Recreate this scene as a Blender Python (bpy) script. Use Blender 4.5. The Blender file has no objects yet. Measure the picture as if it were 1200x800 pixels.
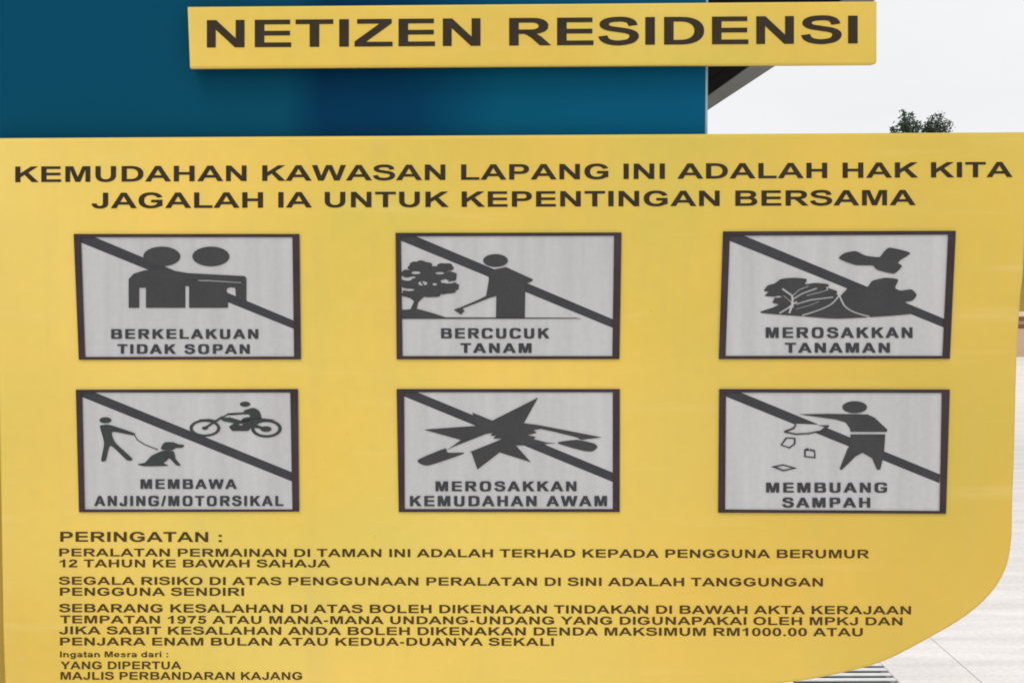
import bpy, bmesh, math, random
from mathutils import Vector, Matrix
from mathutils.geometry import delaunay_2d_cdt
random.seed(7)
sc = bpy.context.scene
COL = sc.collection

# ------------------------------------------------------------------ camera
F = 1500.0                       # focal length in pixels of a 1200 px wide picture
PITCH, ROLL = math.radians(3.057), math.radians(-0.146)
CAM_H = 1.5
cd = bpy.data.cameras.new('camera')
cam = bpy.data.objects.new('camera', cd)
COL.objects.link(cam)
cd.sensor_width = 36.0
cd.lens = 36.0 * F / 1200.0
cd.clip_start, cd.clip_end = 0.05, 2000
cam.matrix_world = (Matrix.Translation((0, 0, CAM_H)) @ Matrix.Rotation(math.pi/2 - PITCH, 4, 'X')
                    @ Matrix.Rotation(ROLL, 4, 'Z'))
sc.camera = cam

# ------------------------------------------------------------------ sky, sun, exposure
SUN_EL, SUN_AZ = math.radians(56), math.radians(205)      # azimuth clockwise from +Y: behind the viewer, to the left
w = bpy.data.worlds.new('World')
sc.world = w
w.use_nodes = True
nt = w.node_tree
nt.nodes.clear()
out = nt.nodes.new('ShaderNodeOutputWorld')
bg = nt.nodes.new('ShaderNodeBackground')
sky = nt.nodes.new('ShaderNodeTexSky')
sky.sky_type = 'NISHITA'
sky.sun_disc = False
sky.sun_elevation = SUN_EL
sky.sun_rotation = SUN_AZ
tc = nt.nodes.new('ShaderNodeTexCoord')
mp = nt.nodes.new('ShaderNodeMapping')
mp.inputs['Scale'].default_value = (1.5, 1.5, 5)
noi = nt.nodes.new('ShaderNodeTexNoise')
noi.inputs['Scale'].default_value = 2.2
noi.inputs['Detail'].default_value = 5
cr = nt.nodes.new('ShaderNodeValToRGB')                   # cloud brightness, a white overcast
cr.color_ramp.elements[0].position = .3
cr.color_ramp.elements[0].color = (8.95, 9.0, 9.1, 1)
cr.color_ramp.elements[1].position = .7
cr.color_ramp.elements[1].color = (9.75, 9.65, 9.65, 1)
mx = nt.nodes.new('ShaderNodeMix')
mx.data_type = 'RGBA'
mx.inputs[0].default_value = .93
nt.links.new(tc.outputs['Generated'], mp.inputs[0])
nt.links.new(mp.outputs[0], noi.inputs['Vector'])
nt.links.new(noi.outputs[0], cr.inputs[0])
nt.links.new(sky.outputs[0], mx.inputs[6])
nt.links.new(cr.outputs[0], mx.inputs[7])
nt.links.new(mx.outputs[2], bg.inputs[0])
bg.inputs[1].default_value = 0.1
nt.links.new(bg.outputs[0], out.inputs[0])
sd = bpy.data.lights.new('sun', 'SUN')
sd.energy = 1.0
sd.angle = math.radians(24)
sd.color = (1, .96, .9)
sun = bpy.data.objects.new('sun', sd)
COL.objects.link(sun)
sdir = Vector((math.sin(SUN_AZ)*math.cos(SUN_EL), math.cos(SUN_AZ)*math.cos(SUN_EL), math.sin(SUN_EL)))
sun.rotation_euler = sdir.to_track_quat('Z', 'Y').to_euler()
sun.location = sdir*20
sc.view_settings.view_transform = 'Standard'
sc.view_settings.look = 'None'
sc.view_settings.gamma = 1
sc.view_settings.exposure = 0.0
sc.render.engine = 'CYCLES'
sc.cycles.filter_width = 1.8         # the photograph is soft

# ------------------------------------------------------------------ measuring helpers
CM = cam.matrix_world.to_3x3()
def ray(px, py): return CM @ Vector(((px-600)/F, -(py-400)/F, -1.0))
EYE = Vector((0, 0, CAM_H))
def at_z(px, py, z):
    d = ray(px, py); return EYE + d*((z-CAM_H)/d.z)
def at_y(px, py, y):
    d = ray(px, py); return EYE + d*(y/d.y)
PSI = math.radians(-1.542)            # the notice board is turned slightly
B0 = Vector((0, 2, 0))
BN = Vector((math.sin(PSI), -math.cos(PSI), 0))
BE = Vector((math.cos(PSI), math.sin(PSI), 0))
def uv(p):                            # a measured point -> (u, z) on the face plane of the signs
    d = ray(*p); t = (BN.dot(B0-EYE))/BN.dot(d); P = EYE + d*t
    return ((P-B0).dot(BE), P.z)

# ------------------------------------------------------------------ materials
def mat(name, col, rough=.6, var=.05, scale=6., var2=0, spec=.5, bump=0, bscale=60, metal=0, stretch=(1, 1, 1), hue=0):
    m = bpy.data.materials.new(name); m.use_nodes = True
    n = m.node_tree.nodes; L = m.node_tree.links
    b = n['Principled BSDF']
    b.inputs['Roughness'].default_value = rough
    b.inputs['Specular IOR Level'].default_value = spec
    b.inputs['Metallic'].default_value = metal
    t = n.new('ShaderNodeTexCoord'); mpp = n.new('ShaderNodeMapping'); mpp.inputs['Scale'].default_value = stretch
    L.new(t.outputs['Object'], mpp.inputs[0])
    nz = n.new('ShaderNodeTexNoise'); nz.inputs['Scale'].default_value = scale; nz.inputs['Detail'].default_value = 6
    L.new(mpp.outputs[0], nz.inputs['Vector'])
    r = n.new('ShaderNodeValToRGB')
    c1 = [max(0, c*(1-var)) for c in col]; c2 = [min(1, c*(1+var)) for c in col]
    if hue: c1[0] *= 1-hue; c2[1] *= 1-hue*.6; c2[2] *= 1-hue
    r.color_ramp.elements[0].position = .3; r.color_ramp.elements[1].position = .7
    r.color_ramp.elements[0].color = (*c1, 1); r.color_ramp.elements[1].color = (*c2, 1)
    L.new(nz.outputs[0], r.inputs[0])
    last = r.outputs[0]
    if var2:
        n2 = n.new('ShaderNodeTexNoise'); n2.inputs['Scale'].default_value = scale*17; n2.inputs['Detail'].default_value = 4
        L.new(t.outputs['Object'], n2.inputs['Vector'])
        mr = n.new('ShaderNodeMapRange'); mr.inputs[1].default_value = .3; mr.inputs[2].default_value = .7
        mr.inputs[3].default_value = 1-var2; mr.inputs[4].default_value = 1+var2
        L.new(n2.outputs[0], mr.inputs[0])
        mm = n.new('ShaderNodeVectorMath'); mm.operation = 'SCALE'
        L.new(last, mm.inputs[0]); L.new(mr.outputs[0], mm.inputs['Scale']); last = mm.outputs[0]
    L.new(last, b.inputs['Base Color'])
    if bump:
        n3 = n.new('ShaderNodeTexNoise'); n3.inputs['Scale'].default_value = bscale; n3.inputs['Detail'].default_value = 5
        L.new(t.outputs['Object'], n3.inputs['Vector'])
        bp = n.new('ShaderNodeBump'); bp.inputs['Strength'].default_value = bump; bp.inputs['Distance'].default_value = .01
        L.new(n3.outputs[0], bp.inputs['Height']); L.new(bp.outputs[0], b.inputs['Normal'])
    return m
M = {}
M['yellow'] = mat('yellow_painted_sheet', (.80, .562, .098), .48, .045, 2.6, .02, .35, .05, 7, hue=.12)
def weather_and_falloff(m):        # uneven light painted as paler and duller areas, faint run-off streaks and sparse specks in the paint coat
    n = m.node_tree.nodes; L = m.node_tree.links; b = n['Principled BSDF']
    base = b.inputs['Base Color'].links[0].from_socket
    t = n.new('ShaderNodeTexCoord')
    def noise(sc_, stretch, loc=(0, 0, 0), det=3, rot=0):
        mp_ = n.new('ShaderNodeMapping'); mp_.inputs['Scale'].default_value = stretch; mp_.inputs['Location'].default_value = loc
        mp_.inputs['Rotation'].default_value = (0, rot, 0)
        L.new(t.outputs['Object'], mp_.inputs[0]); z = n.new('ShaderNodeTexNoise'); z.inputs['Scale'].default_value = sc_
        z.inputs['Detail'].default_value = det; L.new(mp_.outputs[0], z.inputs['Vector']); return z.outputs[0]
    def ramp(src, a, c, v0, v1):
        r = n.new('ShaderNodeMapRange'); r.inputs[1].default_value = a; r.inputs[2].default_value = c
        r.inputs[3].default_value = v0; r.inputs[4].default_value = v1; L.new(src, r.inputs[0]); return r.outputs[0]
    def mixc(a, col, fac):
        x = n.new('ShaderNodeMix'); x.data_type = 'RGBA'; L.new(fac, x.inputs[0]); L.new(a, x.inputs[6]); x.inputs[7].default_value = (*col, 1); return x.outputs[2]
    c = mixc(base, (.93, .72, .21), ramp(noise(.9, (1, 1, 1), (LIT_X, 0, LIT_Z), 2), .42, .66, 0, .55))       # painted light falloff, brighter areas
    c = mixc(c, (.56, .37, .05), ramp(noise(1.1, (1, 1, 1), (DIM_X, 2, DIM_Z), 3), .45, .72, 0, .45))          # painted light falloff, dimmer areas
    c = mixc(c, (.60, .46, .16), ramp(noise(5, (3.5, 1, .35), det=5), .55, .8, 0, .30))                    # run-off
    c = mixc(c, (.82, .66, .28), ramp(noise(6, (.5, 1, 5), (1, 3, 2), 4, .5), .6, .8, 0, .30))             # wiped streaks
    c = mixc(c, (.30, .22, .08), ramp(noise(90, (1, 1, 1), (0, 1, 0), 2), .76, .80, 0, .5))                # specks
    L.new(c, b.inputs['Base Color'])
    L.new(ramp(noise(3, (1, 1, 1), det=5), .3, .7, .38, .58), b.inputs['Roughness'])
LIT_X, LIT_Z = 3.3, 14.4
DIM_X, DIM_Z = 8.8, 8.8
weather_and_falloff(M['yellow'])
M['yellow_shaded'] = mat('shaded_yellow_return', (.40, .26, .03), .6, .08, 8)  # darker copy of the yellow, with shade put into the colour
M['ink'] = mat('dark_brown_vinyl', (.038, .028, .016), .55, .15, 30, .1, .15)
M['ink_small'] = mat('small_brown_print', (.080, .046, .011), .55, .12, 30, .1, .15)
M['frame_ink'] = mat('brown_black_frame_print', (.042, .028, .030), .5, .25, 14, .1, .25)
M['bar_ink'] = mat('charcoal_bar_print', (.044, .046, .052), .5, .1, 20, .1, .25)
M['symbol_ink'] = mat('charcoal_symbol_print', (.050, .050, .052), .5, .1, 20, .1, .25)
M['symbol_green'] = mat('dark_green_grey_symbol_print', (.040, .048, .046), .5, .1, 20, .1, .25)
M['reflective'] = mat('grey_white_reflective_film', (.505, .507, .515), .42, .075, 7, .03, .3, stretch=(6, 1, .4))
# reflection painted into the blue: teal, darker navy stretch, brighter towards the free edge
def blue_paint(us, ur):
    m = mat('blue_gloss_paint_with_reflection', (.0050, .060, .112), .5, .12, 3.0, .04, .04, stretch=(1, 1, 2.5))
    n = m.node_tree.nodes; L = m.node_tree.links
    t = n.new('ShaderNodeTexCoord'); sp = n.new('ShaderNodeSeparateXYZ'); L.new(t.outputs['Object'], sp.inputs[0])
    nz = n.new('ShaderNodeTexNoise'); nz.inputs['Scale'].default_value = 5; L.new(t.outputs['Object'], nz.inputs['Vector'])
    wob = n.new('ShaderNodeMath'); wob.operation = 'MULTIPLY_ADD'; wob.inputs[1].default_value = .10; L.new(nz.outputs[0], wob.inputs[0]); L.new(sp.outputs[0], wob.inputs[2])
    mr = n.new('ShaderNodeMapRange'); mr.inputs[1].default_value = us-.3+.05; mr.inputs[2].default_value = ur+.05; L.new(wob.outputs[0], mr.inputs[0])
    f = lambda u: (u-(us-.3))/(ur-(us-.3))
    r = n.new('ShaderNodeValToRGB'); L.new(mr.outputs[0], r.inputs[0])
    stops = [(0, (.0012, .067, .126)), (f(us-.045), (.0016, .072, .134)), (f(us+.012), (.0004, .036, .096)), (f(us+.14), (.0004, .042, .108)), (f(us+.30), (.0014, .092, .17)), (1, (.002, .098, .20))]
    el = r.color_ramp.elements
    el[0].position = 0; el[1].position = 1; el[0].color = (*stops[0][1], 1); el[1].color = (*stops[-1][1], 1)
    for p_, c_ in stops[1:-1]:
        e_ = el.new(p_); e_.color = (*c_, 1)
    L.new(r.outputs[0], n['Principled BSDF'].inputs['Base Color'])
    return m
M['trim'] = mat('pale_edge_trim', (.30, .42, .46), .4, .05)
M['steel'] = mat('galvanised_post', (.35, .36, .37), .4, .1, 10, metal=.7)
M['beam'] = mat('weathered_grey_beam', (.17, .175, .16), .7, .12, 8, .1, stretch=(1, .2, 1))
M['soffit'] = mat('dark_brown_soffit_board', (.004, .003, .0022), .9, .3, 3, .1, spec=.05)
M['roofing'] = mat('grey_metal_roofing', (.2, .2, .21), .5, .1)
M['concrete'] = mat('pale_concrete', (.86, .815, .79), .8, .11, 3.0, .07, .3, .3, 40, stretch=(.35, 3, 1))
M['joint'] = mat('sandy_soil', (.36, .34, .32), .9, .15, 3)
M['grass'] = mat('short_grass', (.06, .09, .03), .9, .3, 2, .3)
M['grate'] = mat('grey_cast_grate', (.78, .79, .77), .7, .06, 20)
M['pit'] = mat('dark_drain_lining', (.045, .055, .05), .9, .2, 20)
M['ochre'] = mat('ochre_house_paint', (.34, .25, .05), .8, .1, 3)
M['cream'] = mat('cream_band_paint', (.75, .68, .52), .8, .05)
M['brown'] = mat('brown_trim_paint', (.20, .09, .04), .7, .1)
M['pink'] = mat('pinkish_plinth_paint', (.55, .40, .28), .8, .08, 3)
M['tile'] = mat('brown_roof_tile', (.17, .08, .05), .8, .2, 9)
M['glass'] = mat('dark_window_glass', (.02, .03, .035), .1, .1)
M['white'] = mat('white_window_paint', (.75, .75, .73), .6, .03)
M['leaf'] = mat('dark_green_foliage', (.032, .058, .030), .7, .45, 3, .2, .2)
M['bark'] = mat('grey_brown_bark', (.12, .09, .06), .9, .3, 8, .2)

# ------------------------------------------------------------------ object helpers
def link(name, me, m=None, parent=None):
    o = bpy.data.objects.new(name, me); COL.objects.link(o)
    if m is not None: me.materials.append(m)
    if parent is not None: o.parent = parent
    return o
def pydata(name, V, P, m, parent=None):
    me = bpy.data.meshes.new(name); me.from_pydata([tuple(v) for v in V], [], P); me.update()
    return link(name, me, m, parent)
def thing(name, label, cat, loc=(0, 0, 0), rz=0, group=None):
    o = bpy.data.objects.new(name, None); o.empty_display_size = .2; COL.objects.link(o)
    o.location = loc; o.rotation_euler = (0, 0, rz)
    o['label'] = label; o['category'] = cat
    if group: o['group'] = group
    return o
def box_data(lo, hi, bev=0.0):
    bm = bmesh.new()
    bmesh.ops.create_cube(bm, size=1)
    for v in bm.verts:
        v.co = Vector([lo[i] + (v.co[i]+.5)*(hi[i]-lo[i]) for i in range(3)])
    if bev: bmesh.ops.bevel(bm, geom=bm.edges[:], offset=bev, segments=1, affect='EDGES')
    return bm
def box(name, lo, hi, m, parent=None, bev=0.0):
    bm = box_data(lo, hi, bev); me = bpy.data.meshes.new(name); bm.to_mesh(me); bm.free()
    return link(name, me, m, parent)

# ------------------------------------------------------------------ 2-D shape algebra: later 'add' or 'cut' polygons win
def cdt_shape(ops):
    verts, faces = [], []
    for s, poly in ops:
        a = sum(poly[i][0]*poly[(i+1) % len(poly)][1]-poly[(i+1) % len(poly)][0]*poly[i][1] for i in range(len(poly)))
        if a < 0: poly = poly[::-1]
        b = len(verts); verts += [Vector((p[0], p[1])) for p in poly]; faces.append(list(range(b, b+len(poly))))
    V, _, Fc, _, _, of = delaunay_2d_cdt(verts, [], faces, 1, 1e-7)
    keep = [f for f, o in zip(Fc, of) if o and ops[max(o)][0] > 0]
    used = sorted({i for f in keep for i in f}); mp_ = {i: k for k, i in enumerate(used)}
    return [tuple(V[i]) for i in used], [[mp_[i] for i in f] for f in keep]
def rect(x0, y0, x1, y1): return [(x0, y0), (x1, y0), (x1, y1), (x0, y1)]
def ell(cx, cy, rx, ry, n=24, e=2.0, a0=0, a1=360):
    P = []
    full = abs(a1-a0) >= 360
    for i in range(n if full else n+1):
        a = math.radians(a0+(a1-a0)*i/n); c, s = math.cos(a), math.sin(a)
        P.append((cx+rx*math.copysign(abs(c)**(2/e), c), cy+ry*math.copysign(abs(s)**(2/e), s)))
    return P
def stroke(path, wd, wy=None, smooth=False):
    if smooth:
        Q = []
        P = [path[0]]+list(path)+[path[-1]]
        for i in range(1, len(P)-2):
            for k in range(6):
                t = k/6
                Q.append(tuple(.5*((2*P[i][j])+(-P[i-1][j]+P[i+1][j])*t+(2*P[i-1][j]-5*P[i][j]+4*P[i+1][j]-P[i+2][j])*t*t
                               + (-P[i-1][j]+3*P[i][j]-3*P[i+1][j]+P[i+2][j])*t**3) for j in (0, 1)))
        Q.append(path[-1]); path = Q
    L_, R_ = [], []
    for i, p in enumerate(path):
        a = path[max(i-1, 0)]; b = path[min(i+1, len(path)-1)]
        dx, dy = b[0]-a[0], b[1]-a[1]; l = math.hypot(dx, dy) or 1
        nx, ny = -dy/l, dx/l
        hx = wd/2; hy = (wy or wd)/2
        L_.append((p[0]+nx*hx, p[1]+ny*hy)); R_.append((p[0]-nx*hx, p[1]-ny*hy))
    return L_+R_[::-1]

# ------------------------------------------------------------------ lettering: a bold grotesque ('grot') and a squarer face ('din')
ADV = dict(zip('ABCDEFGHIJKLMNOPQRSTUVWYZ', (722, 722, 722, 722, 667, 611, 778, 722, 278, 556, 722, 611, 833, 722, 778, 667, 778,
                                             722, 667, 611, 722, 667, 944, 667, 611)))
ADV.update({c: 556 for c in '0123456789'}); ADV.update({' ': 278, '.': 278, ':': 333, '-': 333, '/': 300,
           'n': 611, 'g': 611, 'a': 556, 't': 333, 'e': 556, 's': 556, 'r': 389, 'd': 611, 'i': 278})
BND = {}
def bowl(x0, xm, x1, y0, y1, e):       # flat left, rounded right
    return [(x0, y0)] + ell(xm, (y0+y1)/2, x1-xm, (y1-y0)/2, 14, e, -90, 90) + [(x0, y1)]
def glyph(c, st):
    e = 2.25 if st == 'grot' else 3.6
    A, X = 1, -1
    d = st == 'din'
    if c == 'A': return [(A, [(0, 0), (157, 0), (213, 163), (500, 163), (563, 0), (720, 0), (434, 716), (281, 716)]),
                         (X, [(259, 284), (454, 284), (356, 550)])]
    if c == 'B': return [(A, bowl(73, 430, 650, 345, 716, e)), (A, bowl(73, 430, 682, 0, 400, e)),
                         (X, bowl(217, 400, 505, 432, 597, e)), (X, bowl(217, 410, 533, 119, 313, e))]
    if c == 'C' or c == 'G':
        o = [(A, ell(368 if c == 'C' else 385, 358, 325 if c == 'C' else 342, 370, 36, e)),
             (X, ell(372 if c == 'C' else 388, 358, 176 if c == 'C' else 190, 246, 28, e))]
        if c == 'C': o += [(X, [(372, 358), (540, 478), (760, 545), (760, 170), (548, 240)])]
        else: o += [(X, [(388, 384), (545, 470), (790, 540), (790, 60), (705, 60), (560, 100), (560, 330)]),
                    (A, [(391, 263), (560, 263), (560, 110), (600, 62), (705, 105), (705, 384), (391, 384)])]
        return o
    if c == 'D': return [(A, bowl(73, 330, 678, 0, 716, e)), (X, bowl(217, 320, 530, 121, 595, e))]
    if c == 'E': return [(A, rect(73, 0, 622, 716)), (X, rect(217, 121, 640, 304)), (X, rect(217, 425, 640, 595)),
                         (X, rect(604, 300, 640, 430)), (X, rect(606, 590, 640, 720))]
    if c == 'F': return [(A, rect(73, 0, 564, 716)), (X, rect(217, -5, 600, 304)), (X, rect(217, 425, 600, 595))]
    if c == 'H': return [(A, rect(73, 0, 648, 716)), (X, rect(217, -5, 504, 304)), (X, rect(217, 428, 504, 720))]
    if c == 'I': return [(A, rect(68, 0, 213, 716))]
    if c == 'J': return [(A, rect(338, 230, 484, 716)), (A, ell(255, 230, 229, 242, 22, e, 180, 360)),
                         (X, ell(252, 235, 87, 126, 16, e, 180, 360)), (X, rect(20, 225, 150, 300)), (X, rect(160, 225, 338, 330))]
    if c == 'K': return [(A, [(75, 0), (219, 0), (219, 218), (334, 335), (533, 0), (720, 0), (435, 437), (705, 716), (511, 716),
                              (219, 405), (219, 716), (75, 716)])]
    if c == 'L': return [(A, [(77, 0), (583, 0), (583, 121), (221, 121), (221, 716), (77, 716)])]
    if c == 'M': return [(A, [(71, 0), (205, 0), (205, 564), (347, 0), (486, 0), (628, 564), (628, 0), (762, 0), (762, 716),
                              (545, 716), (417, 228), (287, 716), (71, 716)])]
    if c == 'N': return [(A, [(73, 0), (207, 0), (207, 467), (496, 0), (641, 0), (641, 716), (507, 716), (507, 238), (214, 716), (73, 716)])]
    if c == 'O': return [(A, ell(388, 358, 345 if not d else 310, 370, 36, e)), (X, ell(388, 358, 197 if not d else 166, 246, 28, e))]
    if c == 'P': return [(A, rect(73, 0, 217, 400)), (A, bowl(73, 390, 624, 262, 716, e)), (X, bowl(217, 380, 478, 383, 595, e))]
    if c == 'R': return [(A, rect(73, 0, 217, 400)), (A, bowl(73, 420, 664, 299, 716, e)), (X, bowl(217, 400, 517, 415, 595, e)),
                         (A, [(300, 300), (345, 270), (412, 190), (535, 0), (706, 0), (560, 225), (470, 322), (400, 330)])]
    if c == 'S' or c == '5x': return [(A, stroke([(552, 500), (520, 600), (440, 655), (332, 666), (200, 645), (128, 585), (122, 500), (190, 435),
                    (340, 392), (480, 350), (556, 285), (562, 190), (500, 95), (345, 50), (205, 75), (125, 140), (95, 235)], 142, 128, True))]
    if c == 'T': return [(A, rect(233, 0, 378, 716)), (A, rect(21, 595, 590, 716))]
    if c == 'U': return [(A, rect(71, 300, 641, 716)), (A, ell(356, 300, 285, 312, 26, e, 180, 360)),
                         (X, rect(216, 296, 497, 725)), (X, ell(356.5, 300, 140.5, 188, 20, e, 180, 360))]
    if c == 'V': return [(A, [(256, 0), (410, 0), (667, 716), (513, 716), (338, 186), (157, 716), (0, 716)])]
    if c == 'W': return [(A, [(176, 0), (334, 0), (476, 535), (619, 0), (772, 0), (946, 716), (800, 716), (692, 224), (560, 716),
                              (396, 716), (263, 224), (153, 716), (5, 716)])]
    if c == 'Y': return [(A, [(262, 0), (406, 0), (406, 300), (669, 716), (503, 716), (338, 433), (169, 716), (0, 716), (262, 301)])]
    if c == 'Z': return [(A, [(20, 0), (594, 0), (594, 121), (192, 121), (580, 600), (580, 716), (60, 716), (60, 595), (397, 595), (20, 132)])]
    if c == '0': return [(A, ell(276, 354, 236, 366, 28, e)), (X, ell(276, 354, 96, 252, 22, e))]
    if c == '1': return [(A, [(256, 0), (393, 0), (393, 719), (282, 719), (220, 625), (79, 543), (79, 418), (256, 518)])]
    if c == '2': return [(A, stroke([(102, 500), (150, 620), (275, 655), (400, 610), (425, 510), (370, 400), (240, 270), (120, 150), (100, 40)], 138, 130, True)),
                         (A, rect(25, 0, 505, 127))]
    if c == '5': return [(A, rect(110, 579, 475, 706)), (A, [(90, 340), (215, 340), (235, 590), (120, 640)]),
                         (A, stroke([(130, 370), (260, 410), (400, 370), (440, 235), (390, 95), (265, 50), (150, 85), (105, 190)], 135, 125, True))]
    if c == '7': return [(A, [(165, 0), (305, 0), (330, 200), (410, 440), (515, 600), (515, 706), (41, 706), (41, 579), (355, 579), (240, 380), (180, 180)])]
    if c == '9': return [(A, ell(265, 485, 225, 234, 28)), (X, ell(262, 485, 95, 125, 20)),
                         (A, stroke([(435, 480), (430, 270), (370, 100), (260, 52), (150, 80), (112, 165)], 135, 120, True))]
    if c == '.': return [(A, rect(71, 0, 208, 137))]
    if c == ':': return [(A, rect(98, 0, 235, 137)), (A, rect(98, 380, 235, 517))]
    if c == '-': return [(A, rect(56, 190, 277, 328))]
    if c == '/': return [(A, [(0, -20), (110, -20), (300, 728), (190, 728)])]
    if c == 'n': return [(A, stroke([(135, 0), (135, 519)], 137)), (A, stroke([(150, 350), (240, 440), (350, 440), (430, 400), (470, 300), (470, 0)], 137))]
    if c == 'a': return [(A, ell(245, 150, 210, 160, 20)), (X, ell(245, 150, 80, 55, 12)), (A, stroke([(90, 400), (160, 460), (300, 470), (420, 400), (430, 0)], 125))]
    if c in 'gd':
        o = [(A, ell(285, 260, 245, 270, 22)), (X, ell(285, 260, 110, 150, 14))]
        return o + ([(A, rect(400, 0, 537, 716))] if c == 'd' else [(A, stroke([(468, 519), (468, -40), (400, -150), (250, -160), (80, -120)], 130))])
    if c == 't': return [(A, rect(90, 0, 227, 690)), (A, rect(15, 405, 310, 519)), (A, rect(90, 0, 310, 110))]
    if c == 'e': return [(A, ell(278, 260, 245, 270, 22)), (X, ell(278, 260, 110, 160, 14)), (A, rect(100, 215, 520, 310)), (X, rect(380, 130, 540, 215))]
    if c == 's': return [(A, stroke([(450, 380), (330, 460), (180, 450), (110, 380), (250, 290), (420, 220), (450, 130), (330, 50), (160, 60), (70, 140)], 115))]
    if c == 'r': return [(A, rect(66, 0, 203, 519)), (A, stroke([(150, 330), (220, 430), (390, 450)], 120))]
    if c == 'i': return [(A, rect(72, 0, 209, 519)), (A, rect(72, 589, 209, 716))]
CACHE = {}
def text_mesh(s, st):
    V, P, x = [], [], 0
    for c in s:
        if c != ' ':
            if (c, st) not in CACHE:
                CACHE[c, st] = cdt_shape(glyph(c, st))
                if st == 'din':          # heavier stems: the union of the glyph shifted left and right
                    gv, gf = CACHE[c, st]
                    CACHE[c, st] = cdt_shape([(1, [(gv[i][0]+d_, gv[i][1]) for i in f]) for d_ in (-24, 24) for f in gf])
            gv, gf = CACHE[c, st]; b = len(V)
            V += [(vx+x, vy) for vx, vy in gv]; P += [[i+b for i in f] for f in gf]
        x += ADV[c] + (125 if st == 'din' else 0)
    x0 = min(v[0] for v in V); x1 = max(v[0] for v in V)
    return [((v[0]-x0)/(x1-x0), v[1]/716) for v in V], P

LAYER = 0.0006
def flat(name, V, P, m, parent, lay):     # V in measured points; a thin print lying on the sign's face
    W_ = [uv(v) for v in V]
    o = pydata(name, [(a, -LAYER*lay, z) for a, z in W_], P, m, parent)
    me = o.data
    bm = bmesh.new(); bm.from_mesh(me)
    for f in bm.faces:
        f.normal_update()
        if f.normal.y > 0: f.normal_flip()
    bm.to_mesh(me); bm.free()
    return o
def shape(name, ops, m, parent, lay): 
    V, P = cdt_shape(ops); return flat(name, V, P, m, parent, lay)
def line_of_text(s, xl, xr, tl, bl, tr, br, m, parent, lay, st='grot', name='word'):
    """name 'letter' makes every letter a part, otherwise every word is one"""
    V, P = text_mesh(s, st)
    out_ = []
    for t, h in V:
        b_ = bl+(br-bl)*t; T_ = tl+(tr-tl)*t
        out_.append((xl+(xr-xl)*t, b_+(T_-b_)*h))
    iv = ip = 0                                  # walk the glyphs again to split them
    group, groups = [[], []], []
    for c in s+' ':
        if c == ' ':
            if group[1]: groups.append(group)
            group = [[], []]; continue
        gv, gf = CACHE[c, st]
        b = len(group[0])
        group[0] += out_[iv:iv+len(gv)]; group[1] += [[k+b for k in f] for f in gf]
        iv += len(gv)
        if name == 'letter': groups.append(group); group = [[], []]
    for v, p in groups: flat(name, v, p, m, parent, lay)

def solid(name, outline, y_front, y_back, bev, m, parent):
    """prism of a (u,z) outline with a rounded front edge"""
    n = len(outline)
    a = sum(outline[i][0]*outline[(i+1) % n][1]-outline[(i+1) % n][0]*outline[i][1] for i in range(n))
    if a < 0: outline = outline[::-1]
    P = [Vector(p) for p in outline]
    def inset(d):
        R = []
        for i in range(n):
            e1 = (P[i]-P[i-1]).normalized(); e2 = (P[(i+1) % n]-P[i]).normalized()
            n1 = Vector((-e1.y, e1.x)); n2 = Vector((-e2.y, e2.x)); q = (n1+n2); q /= max(.3, q.length_squared/2)
            R.append(P[i]+q*d)
        return R
    rings = []
    K = 5
    for k in range(K+1):
        t = math.pi/2*k/K
        rings.append((inset(bev*(1-math.sin(math.pi/2-t))) if False else inset(bev*(1-math.cos(math.pi/2-t))), y_front+bev*(1-math.sin(math.pi/2-t)) ))
    # rings run from the front face (inset = bev) out to the side (inset = 0)
    rings = [(inset(bev*(1-math.sin(math.pi/2*k/K))), y_front+bev*(1-math.cos(math.pi/2*k/K))) for k in range(K+1)]
    rings.append((P, y_back))
    V = []; Fs = []
    for R, y in rings: V += [(p.x, y, p.y) for p in R]
    Fs.append(list(range(n)))
    for r in range(len(rings)-1):
        for i in range(n):
            j = (i+1) % n
            Fs.append([r*n+i, (r+1)*n+i, (r+1)*n+j, r*n+j])
    Fs.append([len(rings)*n-1-i for i in range(n)])
    o = pydata(name, V, Fs, m, parent)
    bm = bmesh.new(); bm.from_mesh(o.data); bmesh.ops.recalc_face_normals(bm, faces=bm.faces[:]); bm.to_mesh(o.data); bm.free()
    for p in o.data.polygons[1:-1]: p.use_smooth = True
    return o

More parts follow.
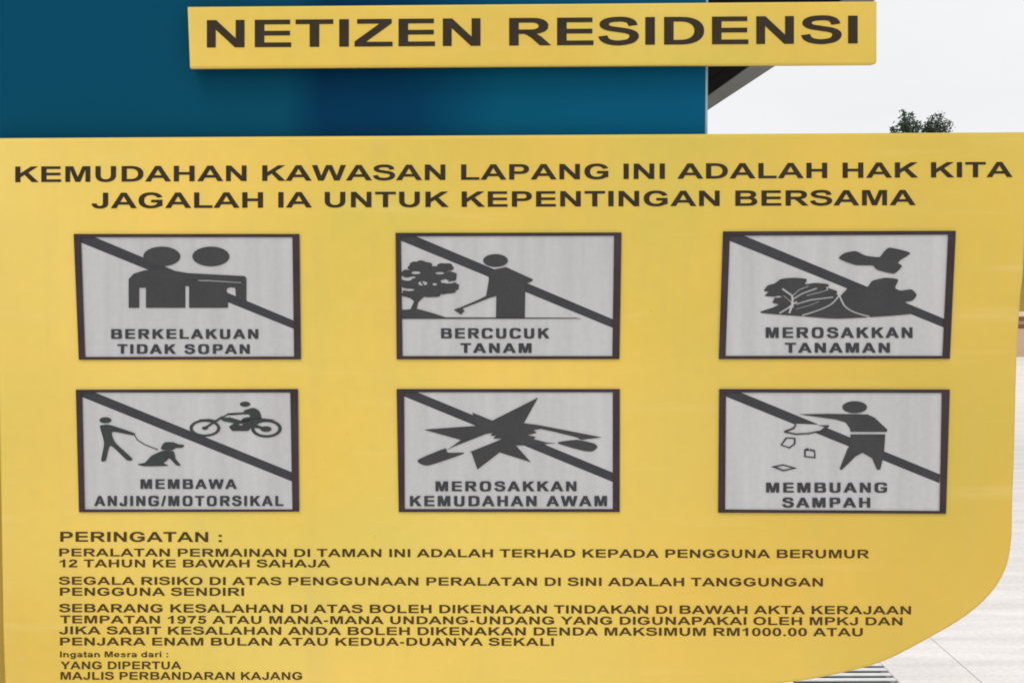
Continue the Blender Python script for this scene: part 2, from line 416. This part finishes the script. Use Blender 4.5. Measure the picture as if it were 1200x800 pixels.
# ================================================================== GROUND
def plane(name, x0, y0, x1, y1, z, m, parent=None):
    return pydata(name, [(x0, y0, z), (x1, y0, z), (x1, y1, z), (x0, y1, z)], [[0, 1, 2, 3]], m, parent)
g = plane('ground', -600, -600, 600, 600, -.08, M['grass']); g['kind'] = 'structure'
bedding = plane('paving_bed', -10.5, -8, 19, 24.5, -.05, M['joint']); bedding['kind'] = 'structure'
pav = bpy.data.objects.new('pavement', None); COL.objects.link(pav); pav['kind'] = 'structure'
DX0, DX1 = at_z(1002, 785, 0).x, at_z(1041, 785, 0).x
DX0 = DX1 - .40
DY0, DY1 = 3.1, at_z(1026, 775.5, 0).y
XJ = at_z(1102, 757, 0).x; YJ = at_z(1195, 545, 0).y
SX, SY = 3.2, 3.0
J = .004
for i in range(-4, 6):
    for j in range(-6, 5):
        x0, x1 = XJ+(i-1)*SX+J/2, XJ+i*SX-J/2
        y0, y1 = YJ+j*SY+J/2, YJ+(j+1)*SY-J/2
        ops = [(1, rect(x0, y0, x1, y1))]
        if x0 < DX0 and x1 > DX1 and y0 < DY1 and y1 > DY0:
            ops.append((-1, rect(DX0, max(DY0, y0-1), DX1, min(DY1, y1+1))))
            V, P = cdt_shape(ops)
            bm = bmesh.new(); vs = [bm.verts.new((a, b, 0)) for a, b in V]
            fs = [bm.faces.new([vs[k] for k in f]) for f in P]
            r = bmesh.ops.extrude_face_region(bm, geom=fs)
            for v in r['geom']:
                if isinstance(v, bmesh.types.BMVert): v.co.z = -.05
            bmesh.ops.recalc_face_normals(bm, faces=bm.faces[:])
            me = bpy.data.meshes.new('slab'); bm.to_mesh(me); bm.free(); link('slab', me, M['concrete'], pav)
        else:
            dz = random.uniform(-.001, .001)
            box('slab', (x0, y0, -.05+.0005), (x1, y1, dz), M['concrete'], pav)
# drain with a grate
dr = thing('drain_grate', 'pale slotted drain grate set in the paving below the lower right corner of the board', 'drain grate',
           ((DX0+DX1)/2, (DY0+DY1)/2, 0))
L0 = (-(DX1-DX0)/2, -(DY1-DY0)/2); L1 = ((DX1-DX0)/2, (DY1-DY0)/2)
bm = bmesh.new()
box('channel', (L0[0]+.001, L0[1]+.001, -.049), (L1[0]-.001, L1[1]-.001, -.035), M['pit'], dr)
yk = L1[1]-.003
while yk > L0[1]+.04:
    box('grate_bar', (L0[0]+.012, yk-.030, -.0055), (L1[0]-.002, yk, -.002), M['grate'], dr)
    yk -= .060
box('side_rail', (L0[0]+.002, L0[1]+.002, -.030), (L0[0]+.011, L1[1]-.002, -.001), M['grate'], dr)

# ================================================================== HOUSE beyond the paving, at the right
hp = at_z(1196, 418, 0)
HX, HY = at_y(1188, 400, hp.y).x, hp.y
def hz(py): return at_y(1196, py, HY).z
h = thing('house', 'low ochre house with pinkish plinth and brown bands, at the far right edge', 'house', (HX, HY, 0))
HW, HD, HH = 9.0, 6.0, 2.6
def hb(name, x0, z0, x1, z1, yf, m, par=h): return box(name, (x0, yf, z0), (x1, HD-(yf), z1), m, par)
z1, z2, z3, z4, z5 = hz(385), hz(380), hz(376), hz(371), hz(365)
hb('plinth', 0, -.05, HW, z1, 0, M['pink'])
hb('trim_band', .01, z1, HW, z2, .03, M['brown']); hb('trim_band', .03, z2, HW, z3, .06, M['pink']); hb('trim_band', .01, z3, HW, z4, .03, M['brown'])
hb('wall', .02, z4, HW, z5, .05, M['cream']); hb('wall', .04, z5, HW, HH, .08, M['ochre'])
for xk in (1.2, 3.6, 7.2):
    wf = box('window', (xk, .02, 1.25), (xk+1.3, .079, 2.25), M['white'], h)
    for q in range(2): box('pane', (xk+.06+q*.62, .012, 1.31), (xk+.62+q*.62, .019, 2.19), M['glass'], wf)
dd = box('door', (5.7, -.02, 0), (6.6, .079, 2.1), M['brown'], h)
box('handle', (6.42, -.06, 1.0), (6.5, -.021, 1.1), M['steel'], dd)
V = [(-.4, -.5, HH), (HW+.5, -.5, HH), (HW+.5, HD+.5, HH), (-.4, HD+.5, HH), (2.2, HD/2, HH+.62), (HW-2, HD/2, HH+.62)]
V += [(a, b, c+.1) for a, b, c in V[:4]]
V[4] = (2.2, HD/2, HH+.72); V[5] = (HW-2, HD/2, HH+.72)
pydata('roof', V, [[3, 2, 1, 0], [6, 7, 5, 4], [7, 8, 5], [8, 9, 4, 5], [9, 6, 4], [0, 1, 7, 6], [1, 2, 8, 7], [2, 3, 9, 8], [3, 0, 6, 9]], M['tile'], h)

# ================================================================== CANOPY behind the signs
ZC = 3.5
a1, a2 = at_z(1028.5, -1, ZC), at_z(831, 128.5, ZC)            # outer lower edge of the beam
b2, b1 = at_z(831, 111.5, ZC), at_z(878, 79, ZC)               # its inner lower edge
dirc = (a2-a1).normalized()
cp0 = a1 - dirc*1.6
ang = math.atan2(-dirc.x, dirc.y)
can = thing('canopy', 'dark flat walkway canopy with grey edge beam rising behind the blue panel', 'canopy', (cp0.x, cp0.y, 0), ang)
Mi = Matrix.Rotation(-ang, 3, 'Z')
wb = ((Mi @ (a2-cp0)).x - (Mi @ (b2-cp0)).x + (Mi @ (a1-cp0)).x - (Mi @ (b1-cp0)).x)/2
wb = abs((Mi @ (b2-cp0)).x+(Mi @ (b1-cp0)).x)/2
CL = 26
box('edge_beam', (-wb, 0, ZC), (0, CL, ZC+.28), M['beam'], can, .004)
box('end_beam', (-6+.2, 0, ZC+.02), (-wb-.003, .12, ZC+.27), M['beam'], can, .004)
for k in range(28):
    x1_ = -wb-.006-k*.2
    if x1_-.194 < -5.9: break
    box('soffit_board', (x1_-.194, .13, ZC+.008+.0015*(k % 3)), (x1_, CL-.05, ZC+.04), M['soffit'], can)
box('roof_sheet', (-6, -.1, ZC+.285), (.1, CL+.1, ZC+.33), M['roofing'], can)
for k in range(5):
    box('post', (-2.3, 6+k*4.6, -.05), (-2.15, 6.15+k*4.6, ZC+.007), M['steel'], can, .004)

# ================================================================== TREE behind the board's top edge
TY = 34.0
tp = at_y(1079, 150, TY)
tr = thing('tree', 'distant dark green tree showing two leafy tufts above the top edge of the yellow board', 'tree', (tp.x, TY, -.05))
px = TY/F
def lp(x, y): q = at_y(x, y, TY); return Vector((q.x-tp.x, 0, q.z+.05))
bm = bmesh.new()
def tube(bm, a, b, r0, r1, n=7):
    d = (b-a).normalized(); q = d.to_track_quat('Z', 'Y')
    A_ = [bm.verts.new(a+q @ Vector((r0*math.cos(2*math.pi*i/n), r0*math.sin(2*math.pi*i/n), 0))) for i in range(n)]
    B_ = [bm.verts.new(b+q @ Vector((r1*math.cos(2*math.pi*i/n), r1*math.sin(2*math.pi*i/n), 0))) for i in range(n)]
    for i in range(n): bm.faces.new([A_[i], A_[(i+1) % n], B_[(i+1) % n], B_[i]])
fork = Vector((0, 0, 2.9))
tube(bm, Vector((0, 0, 0)), Vector((.05, .02, 1.5)), .16, .13); tube(bm, Vector((.05, .02, 1.5)), fork, .13, .10)
# plumes: (base px, base py) -> (tip px, tip py), measured on the two tufts
plumes = [((1062, 160), (1056, 131), .30), ((1066, 160), (1073, 131), .27), ((1060, 160), (1054, 141), .24), ((1070, 160), (1079, 142), .30),
          ((1056, 162), (1051, 149), .26), ((1085, 162), (1086, 144), .26), ((1090, 160), (1095, 135), .25), ((1096, 160), (1107, 132), .28),
          ((1098, 160), (1111, 144), .32), ((1090, 162), (1082, 150), .34), ((1075, 162), (1074, 148), .34), ((1100, 162), (1108, 152), .34),
          ((1062, 160), (1062, 146), .40), ((1097, 160), (1098, 146), .38)]
LV = []
for b_, t_, r_ in plumes:
    dep = random.uniform(-.6, .6)
    B_ = lp(*b_); T_ = lp(*t_); B_.y = dep*.6; T_.y = dep
    tube(bm, fork+Vector((random.uniform(-.05, .05), 0, -.1)), B_, .05, .03, 5); tube(bm, B_, T_, .03, .01, 5)
    for k in range(150):
        t = random.random()**.8; c = B_.lerp(T_, t)
        s = r_*(.35+.65*math.sin(math.pi*min(1, .15+t*.85)))
        LV.append(c+Vector((random.gauss(0, s*.33), random.gauss(0, s*.7), random.gauss(0, s*.28))))
for k in range(2400):                # the body of the crown, lower down
    a = random.uniform(0, 2*math.pi); r = random.random()**.5*1.35
    zt = lp(1079, 158).z
    r *= .8; LV.append(Vector((r*math.cos(a), r*math.sin(a), zt-1.5+random.uniform(-.7, 1.42)*(1-.35*(r/1.35)**2))))
me = bpy.data.meshes.new('trunk'); bm.to_mesh(me); bm.free(); link('trunk', me, M['bark'], tr)
V, P = [], []
for c in LV:
    d = Vector((random.gauss(0, 1), random.gauss(0, 1), random.gauss(0, .7))).normalized()
    s2 = d.orthogonal().normalized()*random.uniform(.018, .032); l = random.uniform(.06, .11)
    b = len(V); V += [c-d*l*.5, c+s2, c+d*l*.5, c-s2]; P.append([b, b+1, b+2, b+3])
pydata('crown', V, P, M['leaf'], tr)

# ================================================================== BLUE PANEL behind the signs
BACK = 0.030                          # face plane of the signs to the blue panel
def back_uv(p, dy):                   # a measured point carried onto a plane dy behind the signs' face
    d = ray(*p); n0 = BN.dot(B0-BN*dy-EYE); t = n0/BN.dot(d); P_ = EYE+d*t
    return ((P_-B0).dot(BE), P_.z)
bp = thing('blue_panel', 'tall blue painted metal panel, teal and navy reflection in its colour, behind the two yellow signs', 'panel', tuple(B0), PSI)
ur = back_uv((829.5, 100), BACK)[0]; us = back_uv((369, 120), BACK)[0]
ul = back_uv((-260, 120), BACK)[0]
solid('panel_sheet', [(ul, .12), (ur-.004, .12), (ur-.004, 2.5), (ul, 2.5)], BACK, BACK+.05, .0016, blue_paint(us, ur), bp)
box('edge_trim', (ur-.0038, BACK-.0005, .12), (ur, BACK+.05, 2.5), M['trim'], bp, .001)
for xk in (ul+.2, us, ur-.25):
    box('leg', (xk-.03, BACK+.051, -.05), (xk+.03, BACK+.11, 2.3), M['steel'], bp, .003)

# ================================================================== NAME BOARD
nb = thing('name_board', 'narrow yellow name board reading NETIZEN RESIDENSI mounted high on the blue panel', 'sign', tuple(B0), PSI)
c = [(219.3, 8), (1027.8, 1.5), (1027.7, 71.6), (1027.1, 73.6), (1025.9, 75), (1024, 75.5), (223.4, 80.6), (222.2, 79.6), (222, 78)]
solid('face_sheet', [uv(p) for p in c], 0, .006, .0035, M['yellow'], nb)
solid('underside_shade_body', [uv(p) for p in [(220, 8.8), (1027, 2.4), (1026.9, 72), (1024, 74.7), (224.2, 79.7), (222.8, 77.5)]], .0061, .017, .001, M['yellow_shaded'], nb)  # underside shade painted as a darker yellow body behind the sheet
solid('shadow_block', [back_uv(p, .025) for p in ((226, 12), (824, 8), (824, 74), (226, 76.5))], .0172, BACK-.0005, .001, M['soffit'], nb)  # near-black block added for the shadow line under the name board
line_of_text('NETIZEN RESIDENSI', 242.5, 1005, 24, 56, 18.7, 51.2, M['ink'], nb, 1, 'grot', 'letter')

# ================================================================== NOTICE BOARD
nt_ = thing('notice_board', 'large yellow park rules board with six grey prohibition pictograms and a rounded lower right corner', 'sign', tuple(B0), PSI)
def smooth(P, n=5):
    Q = []
    P = [P[0]]+P+[P[-1]]
    for i in range(1, len(P)-2):
        for k in range(n):
            t = k/n
            Q.append(tuple(.5*((2*P[i][j])+(-P[i-1][j]+P[i+1][j])*t+(2*P[i-1][j]-5*P[i][j]+4*P[i+1][j]-P[i+2][j])*t*t
                           + (-P[i-1][j]+3*P[i][j]-3*P[i+1][j]+P[i+2][j])*t**3) for j in (0, 1)))
    return Q+[P[-1]]
edge = [(-8, 161.6), (1206, 154.6), (1203, 250), (1200, 322)] + smooth([(1197, 345), (1192.6, 418), (1190, 519), (1187.6, 590), (1186.2, 635), (1178.7, 669),
        (1160, 698), (1130, 724), (1085, 750.5), (1040, 773.5), (1000, 786), (950, 796.3), (900, 803), (850, 808), (790, 811)]) + [(700, 812), (5, 814), (2.6, 740), (-1.5, 500)]
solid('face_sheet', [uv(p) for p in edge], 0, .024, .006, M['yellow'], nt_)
q0, q1 = back_uv((1, 640), .036)[0], back_uv((40, 640), .036)[0]
box('mounting_post', (q0-.022, .0245, -.05), (q1, .0290, 1.70), M['yellow_shaded'], nt_, .002)
T = lambda s, xl, xr, tl, bl, tr_, br, m='ink_small': line_of_text(s, xl, xr, tl, bl, tr_, br, M[m], nt_, 1, 'grot', 'letter' if m == 'ink' else 'word')
T('KEMUDAHAN KAWASAN LAPANG INI ADALAH HAK KITA', 18, 1186.5, 195.3, 213.6, 189.8, 207.6, 'ink')
T('JAGALAH IA UNTUK KEPENTINGAN BERSAMA', 107.5, 1073, 226, 244.2, 222.6, 240.5, 'ink')
T('PERINGATAN :', 70.7, 260, 622.6, 634.2, 622.9, 634.6)
T('PERALATAN PERMAINAN DI TAMAN INI ADALAH TERHAD KEPADA PENGGUNA BERUMUR', 69.5, 1018.5, 642.2, 651.3, 643.6, 653.5)
T('12 TAHUN KE BAWAH SAHAJA', 70, 387, 655, 664.2, 655.2, 664.2)
T('SEGALA RISIKO DI ATAS PENGGUNAAN PERALATAN DI SINI ADALAH TANGGUNGAN', 69, 964.3, 675.2, 684.4, 676.7, 686.6)
T('PENGGUNA SENDIRI', 70.3, 286, 688, 697.4, 688.1, 697.5)
T('SEBARANG KESALAHAN DI ATAS BOLEH DIKENAKAN TINDAKAN DI BAWAH AKTA KERAJAAN', 69.3, 1067.5, 707, 716.7, 709.6, 719.2)
T('TEMPATAN 1975 ATAU MANA-MANA UNDANG-UNDANG YANG DIGUNAPAKAI OLEH MPKJ DAN', 70.6, 1057.5, 720.6, 729.7, 722.7, 732)
T('JIKA SABIT KESALAHAN ANDA BOLEH DIKENAKAN DENDA MAKSIMUM RM1000.00 ATAU', 69.5, 1011, 733.3, 742.5, 735.3, 744.8)
T('PENJARA ENAM BULAN ATAU KEDUA-DUANYA SEKALI', 70.5, 649, 746.4, 755.6, 746.9, 756)
T('Ingatan Mesra dari :', 70.5, 197, 762.6, 769.4, 762.6, 769.4)
T('YANG DIPERTUA', 71, 212.7, 774.4, 783.4, 774.4, 783.4)
T('MAJLIS PERBANDARAN KAJANG', 71, 354, 786.6, 795.6, 786.8, 795.8)

PIC = [  # origin, outer frame, inner frame, bar, caption lines
 ((70, 260), [(68, 57), (1125, 57), (1132, 643), (92, 645)], [(102, 72), (1092, 72), (1100, 630), (122, 632)],
  [(95, 66), (165, 72), (1102, 464), (1102, 502), (97, 95)], [('BERKELAKUAN', 243, 932, 502, 547), ('TIDAK SOPAN', 272, 892, 573, 617)]),
 ((450, 260), [(55, 52), (1113, 50), (1103, 642), (60, 643)], [(80, 68), (1078, 65), (1070, 628), (88, 628)],
  [(78, 62), (150, 68), (1082, 460), (1078, 498), (80, 88)], [('BERCUCUK', 268, 776, 498, 545), ('TANAM', 358, 692, 568, 613)]),
 ((830, 260), [(68, 45), (1158, 42), (1130, 640), (48, 642)], [(100, 65), (1122, 60), (1095, 627), (80, 627)],
  [(95, 58), (160, 62), (1108, 455), (1104, 494), (98, 88)], [('MEROSAKKAN', 268, 956, 494, 543), ('TANAMAN', 358, 850, 566, 612)]),
 ((70, 440), [(78, 65), (1118, 62), (1124, 635), (93, 638)], [(108, 78), (1082, 78), (1092, 625), (120, 625)],
  [(104, 74), (165, 78), (1090, 452), (1092, 495), (106, 99)], [('MEMBAWA', 380, 832, 484, 529), ('ANJING/MOTORSIKAL', 163, 1050, 562, 609)]),
 ((450, 440), [(60, 62), (1105, 62), (1104, 637), (70, 637)], [(95, 77), (1072, 77), (1072, 623), (98, 623)],
  [(92, 72), (155, 77), (1076, 455), (1076, 498), (92, 95)], [('MEROSAKKAN', 242, 902, 494, 540), ('KEMUDAHAN AWAM', 122, 1045, 562, 610)]),
 ((830, 440), [(50, 62), (1130, 64), (1112, 645), (45, 640)], [(82, 78), (1092, 80), (1082, 632), (78, 625)],
  [(78, 74), (150, 78), (1086, 462), (1082, 502), (80, 96)], [('MEMBUANG', 270, 838, 500, 546), ('SAMPAH', 345, 758, 570, 616)])]
cut5 = [(-1, [(288, 352), (330, 330), (478, 272), (508, 267), (500, 281), (525, 280), (512, 294), (558, 294), (500, 318), (400, 358), (300, 364)]),
        (-1, [(672, 278), (716, 266), (700, 254), (735, 248), (800, 262), (905, 288), (925, 300), (810, 316), (760, 312), (700, 296), (712, 286)]),
        (-1, [(742, 318), (830, 316), (870, 324), (800, 326)])]
cut6 = [(-1, stroke([(355, 262), (400, 246), (412, 228), (560, 234), (530, 258), (470, 270), (408, 274)], 8)),
        (-1, [(360, 262), (400, 246), (414, 228), (552, 234), (524, 256), (466, 268), (408, 271)])]
def leafy(cx, cy, rx, ry):              # a lobed leaf mass
    rr = random.Random(int(cx*7+cy)); P_ = []
    n_ = 7 if rx > 50 else 5
    ph = rr.uniform(0, 6)
    for i in range(56):
        a = 2*math.pi*i/56; k_ = .88+.17*abs(math.sin(n_*a/2+ph))+rr.uniform(-.03, .03)
        P_.append((cx+rx*k_*math.cos(a), cy+ry*k_*math.sin(a)))
    return P_
SYM = {0: [('person_symbol', 'symbol_ink', [(1, ell(480, 162, 87, 46)), (1, ell(710, 162, 87, 46)),
           (1, [(325, 402), (325, 268), (348, 243), (395, 228), (450, 222), (545, 230), (600, 240), (866, 254), (876, 262), (876, 372), (790, 345), (790, 402)]),
           (-1, rect(374, 308, 406, 404)), (-1, rect(590, 300, 608, 404)), (-1, [(784, 312), (800, 306), (824, 308), (828, 352), (784, 330)]),
           (-1, [(622, 272), (700, 272), (852, 282), (852, 287), (700, 278), (622, 278)])])],
       1: [('tree_symbol', 'symbol_ink', [(1, leafy(*q)) for q in ((172, 212, 58, 30), (285, 213, 42, 20), (112, 242, 34, 18), (215, 248, 78, 40), (312, 256, 30, 24), (112, 288, 30, 26),
             (190, 300, 82, 42), (285, 312, 62, 26), (130, 336, 48, 20), (222, 338, 48, 15), (328, 300, 24, 15))]
            + [(-1, ell(*q)) for q in ((150, 238, 22, 7), (110, 268, 22, 8), (182, 288, 22, 11), (120, 318, 24, 6), (262, 240, 22, 6), (238, 292, 12, 6), (285, 275, 20, 5))]
            + [(1, stroke([(175, 280), (190, 300), (170, 330)], 8, 5)), (1, [(122, 414), (142, 372), (118, 350), (195, 345), (162, 374), (152, 414)]),
               (1, [(84, 412), (160, 408), (225, 426), (290, 447), (900, 449), (930, 453), (84, 454)])]),
           ('gardener_symbol', 'symbol_ink', [(1, ell(523, 181, 58, 30)), (1, [(488, 232), (500, 226), (572, 212), (700, 270), (690, 280), (660, 290), (662, 330), (660, 449), (525, 449), (527, 345), (478, 352), (492, 270)]),
            (1, [(478, 347), (500, 340), (530, 340), (532, 346), (500, 354), (368, 405), (378, 416), (362, 434), (346, 424), (328, 411), (354, 402), (440, 366)])])],
       2: [('boot_symbol', 'symbol_ink', [(1, [(612, 172), (636, 147), (690, 137), (735, 158), (800, 165), (822, 140), (850, 121), (945, 145), (900, 178), (888, 192), (906, 208), (868, 242), (790, 224), (768, 204), (690, 202)])]),
           ('plant_symbol', 'symbol_ink', [(1, [(243, 425), (300, 402), (330, 386), (300, 378), (310, 352), (264, 346), (282, 328), (260, 322), (278, 298), (312, 288), (340, 268), (400, 262), (460, 268), (452, 292),
              (500, 286), (560, 292), (575, 312), (620, 330), (636, 318), (700, 300), (745, 304), (768, 276), (830, 262), (888, 270), (874, 308), (900, 322), (950, 316), (975, 342), (955, 368), (920, 376),
              (940, 395), (965, 428), (800, 443), (600, 453), (430, 441)]),
             (-1, stroke([(612, 345), (575, 385), (510, 415), (438, 438)], 9, 7, True)), (-1, stroke([(612, 340), (640, 395), (690, 425), (755, 443)], 9, 7, True)),
             (-1, [(560, 296), (600, 305), (648, 316), (620, 345), (600, 340), (604, 322), (565, 312)]),
             (-1, stroke([(345, 312), (392, 345), (395, 385), (378, 428)], 11, 9)), (-1, stroke([(395, 362), (440, 335), (510, 310)], 10, 7)), (-1, stroke([(410, 385), (480, 365), (585, 352)], 9, 7)),
             (-1, stroke([(332, 428), (370, 405), (415, 372)], 10, 8)), (-1, stroke([(460, 345), (520, 330), (560, 318)], 6, 5)), (-1, stroke([(395, 345), (425, 318), (470, 300)], 6, 5)), (-1, stroke([(352, 345), (385, 372), (400, 402)], 5, 4)), (-1, [(296, 352), (330, 345), (352, 352), (322, 356)]), (-1, stroke([(410, 408), (470, 392), (520, 372)], 5, 4)), (-1, [(548, 302), (566, 306), (556, 318)])])],
       3: [('walker_symbol', 'symbol_green', [(1, ell(216, 208, 28, 14)), (1, [(190, 238), (202, 231), (240, 231), (350, 268), (342, 278), (248, 262), (262, 312), (342, 388), (316, 394), (240, 326), (218, 395), (196, 396), (210, 315)])]),
           ('leash_symbol', 'symbol_green', [(1, stroke([(350, 274), (366, 300), (400, 322), (462, 346)], 5, 4))]),
           ('dog_symbol', 'symbol_green', [(1, [(478, 332), (494, 312), (532, 311), (560, 321), (584, 324), (576, 336), (546, 338), (526, 348), (480, 345)]),
             (1, [(488, 350), (535, 354), (545, 388), (568, 418), (548, 418), (516, 386), (502, 398), (488, 410), (510, 421), (400, 423), (366, 414), (402, 406), (432, 374)])]),
           ('motorcycle_symbol', 'symbol_green', [(1, ell(682, 245, 72, 40, 32)), (-1, ell(682, 245, 58, 30, 28)), (1, ell(682, 245, 14, 8)), (1, ell(970, 247, 72, 42, 32)), (-1, ell(970, 247, 56, 31, 28)), (1, ell(968, 249, 26, 13)),
             (1, stroke([(684, 243), (765, 192)], 14, 8)), (1, stroke([(655, 207), (700, 204), (740, 212)], 6, 5)), (1, stroke([(762, 196), (790, 180), (830, 176)], 8, 6)),
             (1, [(752, 198), (800, 195), (850, 210), (930, 197), (1012, 206), (940, 214), (905, 222), (965, 244), (960, 252), (900, 240), (885, 258), (810, 258), (794, 238), (820, 222), (768, 212)]), (-1, ell(850, 228, 10, 4))]),
           ('rider_symbol', 'symbol_green', [(1, ell(870, 133, 24, 12)), (1, [(866, 162), (908, 150), (936, 165), (946, 198), (905, 204), (880, 215), (850, 214), (862, 198), (893, 192), (882, 180), (792, 184), (790, 176), (862, 171)])])],
       4: [('burst_symbol', 'symbol_ink', [(1, [(188, 252), (440, 234), (425, 205), (414, 172), (508, 210), (722, 102), (655, 222), (720, 230), (1020, 288), (900, 302), (760, 322), (618, 326), (688, 404), (542, 358), (438, 438), (410, 358), (290, 352), (362, 300)])] + cut5),
           ('broken_club_symbol', 'symbol_ink', [(1, [(158, 396), (200, 374), (288, 340), (300, 360), (378, 362), (215, 418), (172, 412)])]),
           ('broken_club_symbol', 'symbol_ink', [(1, [(812, 314), (905, 300), (986, 318), (1000, 334), (976, 353), (930, 350)])])],
       5: [('person_symbol', 'symbol_ink', [(1, ell(685, 147, 58, 28)), (1, [(422, 180), (560, 178), (745, 181), (778, 196), (838, 252), (836, 262), (665, 262), (662, 245), (642, 218), (600, 205)]),
             (1, [(665, 274), (828, 274), (822, 365), (805, 438), (790, 440), (766, 385), (722, 360), (690, 376), (625, 440), (614, 436), (650, 345), (665, 320)])]),
           ('litter_bag_symbol', 'symbol_ink', [(1, stroke([(355, 262), (398, 246), (410, 230)], 9, 8)), (1, stroke([(355, 262), (408, 273), (470, 270), (528, 258), (562, 235)], 7, 7)), (1, [(510, 232), (566, 231), (560, 242)])]),
           ('paper_scrap_symbol', 'bar_ink', [(1, [(336, 325), (362, 288), (408, 290), (408, 320), (380, 340)]), (-1, [(345, 323), (367, 294), (400, 295), (400, 318), (378, 333)])]),
           ('paper_scrap_symbol', 'bar_ink', [(1, [(448, 345), (462, 338), (500, 348), (502, 386), (448, 380)]), (-1, [(456, 350), (494, 353), (495, 380), (456, 375)]), (-1, [(472, 330), (477, 330), (474, 350), (470, 350)])]),
           ('paper_scrap_symbol', 'bar_ink', [(1, [(293, 425), (350, 414), (415, 432), (352, 447)]), (-1, [(318, 426), (352, 420), (392, 432), (352, 440)])])]}
PL = ['grey pictogram of two figures embracing, captioned BERKELAKUAN TIDAK SOPAN', 'grey pictogram of a figure digging beside a tree, captioned BERCUCUK TANAM',
      'grey pictogram of a boot over plants, captioned MEROSAKKAN TANAMAN', 'grey pictogram of a dog walker and motorcycle, captioned MEMBAWA ANJING/MOTORSIKAL',
      'grey pictogram of a burst breaking a club, captioned MEROSAKKAN KEMUDAHAN AWAM', 'grey pictogram of a figure dropping litter, captioned MEMBUANG SAMPAH']
def rnd(P, n=4):                      # closed rounded outline through the points
    Q = []; N = len(P)
    for i in range(N):
        a, b, c_, d = P[i-1], P[i], P[(i+1) % N], P[(i+2) % N]
        for k in range(n):
            t = k/n
            Q.append(tuple(hermite(b[j], c_[j], .32*(c_[j]-a[j]), .32*(d[j]-b[j]), t) for j in (0, 1)))
    return Q
def hermite(p0, p1, m0, m1, t):
    return (2*t**3-3*t*t+1)*p0+(t**3-2*t*t+t)*m0+(-2*t**3+3*t*t)*p1+(t**3-t*t)*m1
for nm_i, key in ((2, 'boot_symbol'), (2, 'plant_symbol'), (3, 'dog_symbol'), (3, 'walker_symbol'), (3, 'rider_symbol'), (4, 'broken_club_symbol')):
    for rec_ in SYM[nm_i]:
        if rec_[0] == key: rec_[2][:] = [(sg, rnd(P_) if sg > 0 and len(P_) < 60 and P_[0][1] != P_[-1][1] else P_) for sg, P_ in rec_[2]]
for k, ((ox, oy), outer, inner, bar, cap) in enumerate(PIC):
    q = lambda p: (ox+p[0]/4, oy+p[1]/4)
    Q = lambda ops: [(s, [q(p) for p in poly]) for s, poly in ops]
    pn = shape('pictogram', Q([(1, outer)]), M['reflective'], nt_, 1.5); pn['label'] = PL[k]
    shape('frame', Q([(1, outer), (-1, inner)]), M['frame_ink'], pn, 4.5)
    cuts = cut5 if k == 4 else cut6 if k == 5 else []
    shape('prohibition_bar', Q([(1, bar)]+cuts), M['bar_ink'], pn, 2.5)
    for nm, mm, ops in SYM[k]: shape(nm, Q(ops), M[mm], pn, 3.5)
    for s, xl, xr, t_, b_ in cap:
        (a_, c_), (b1_, d_) = q((xl, t_)), q((xr, b_))
        line_of_text(s, a_, b1_, c_, d_, c_, d_, M['bar_ink'], pn, 3.5, 'din', 'caption_word')
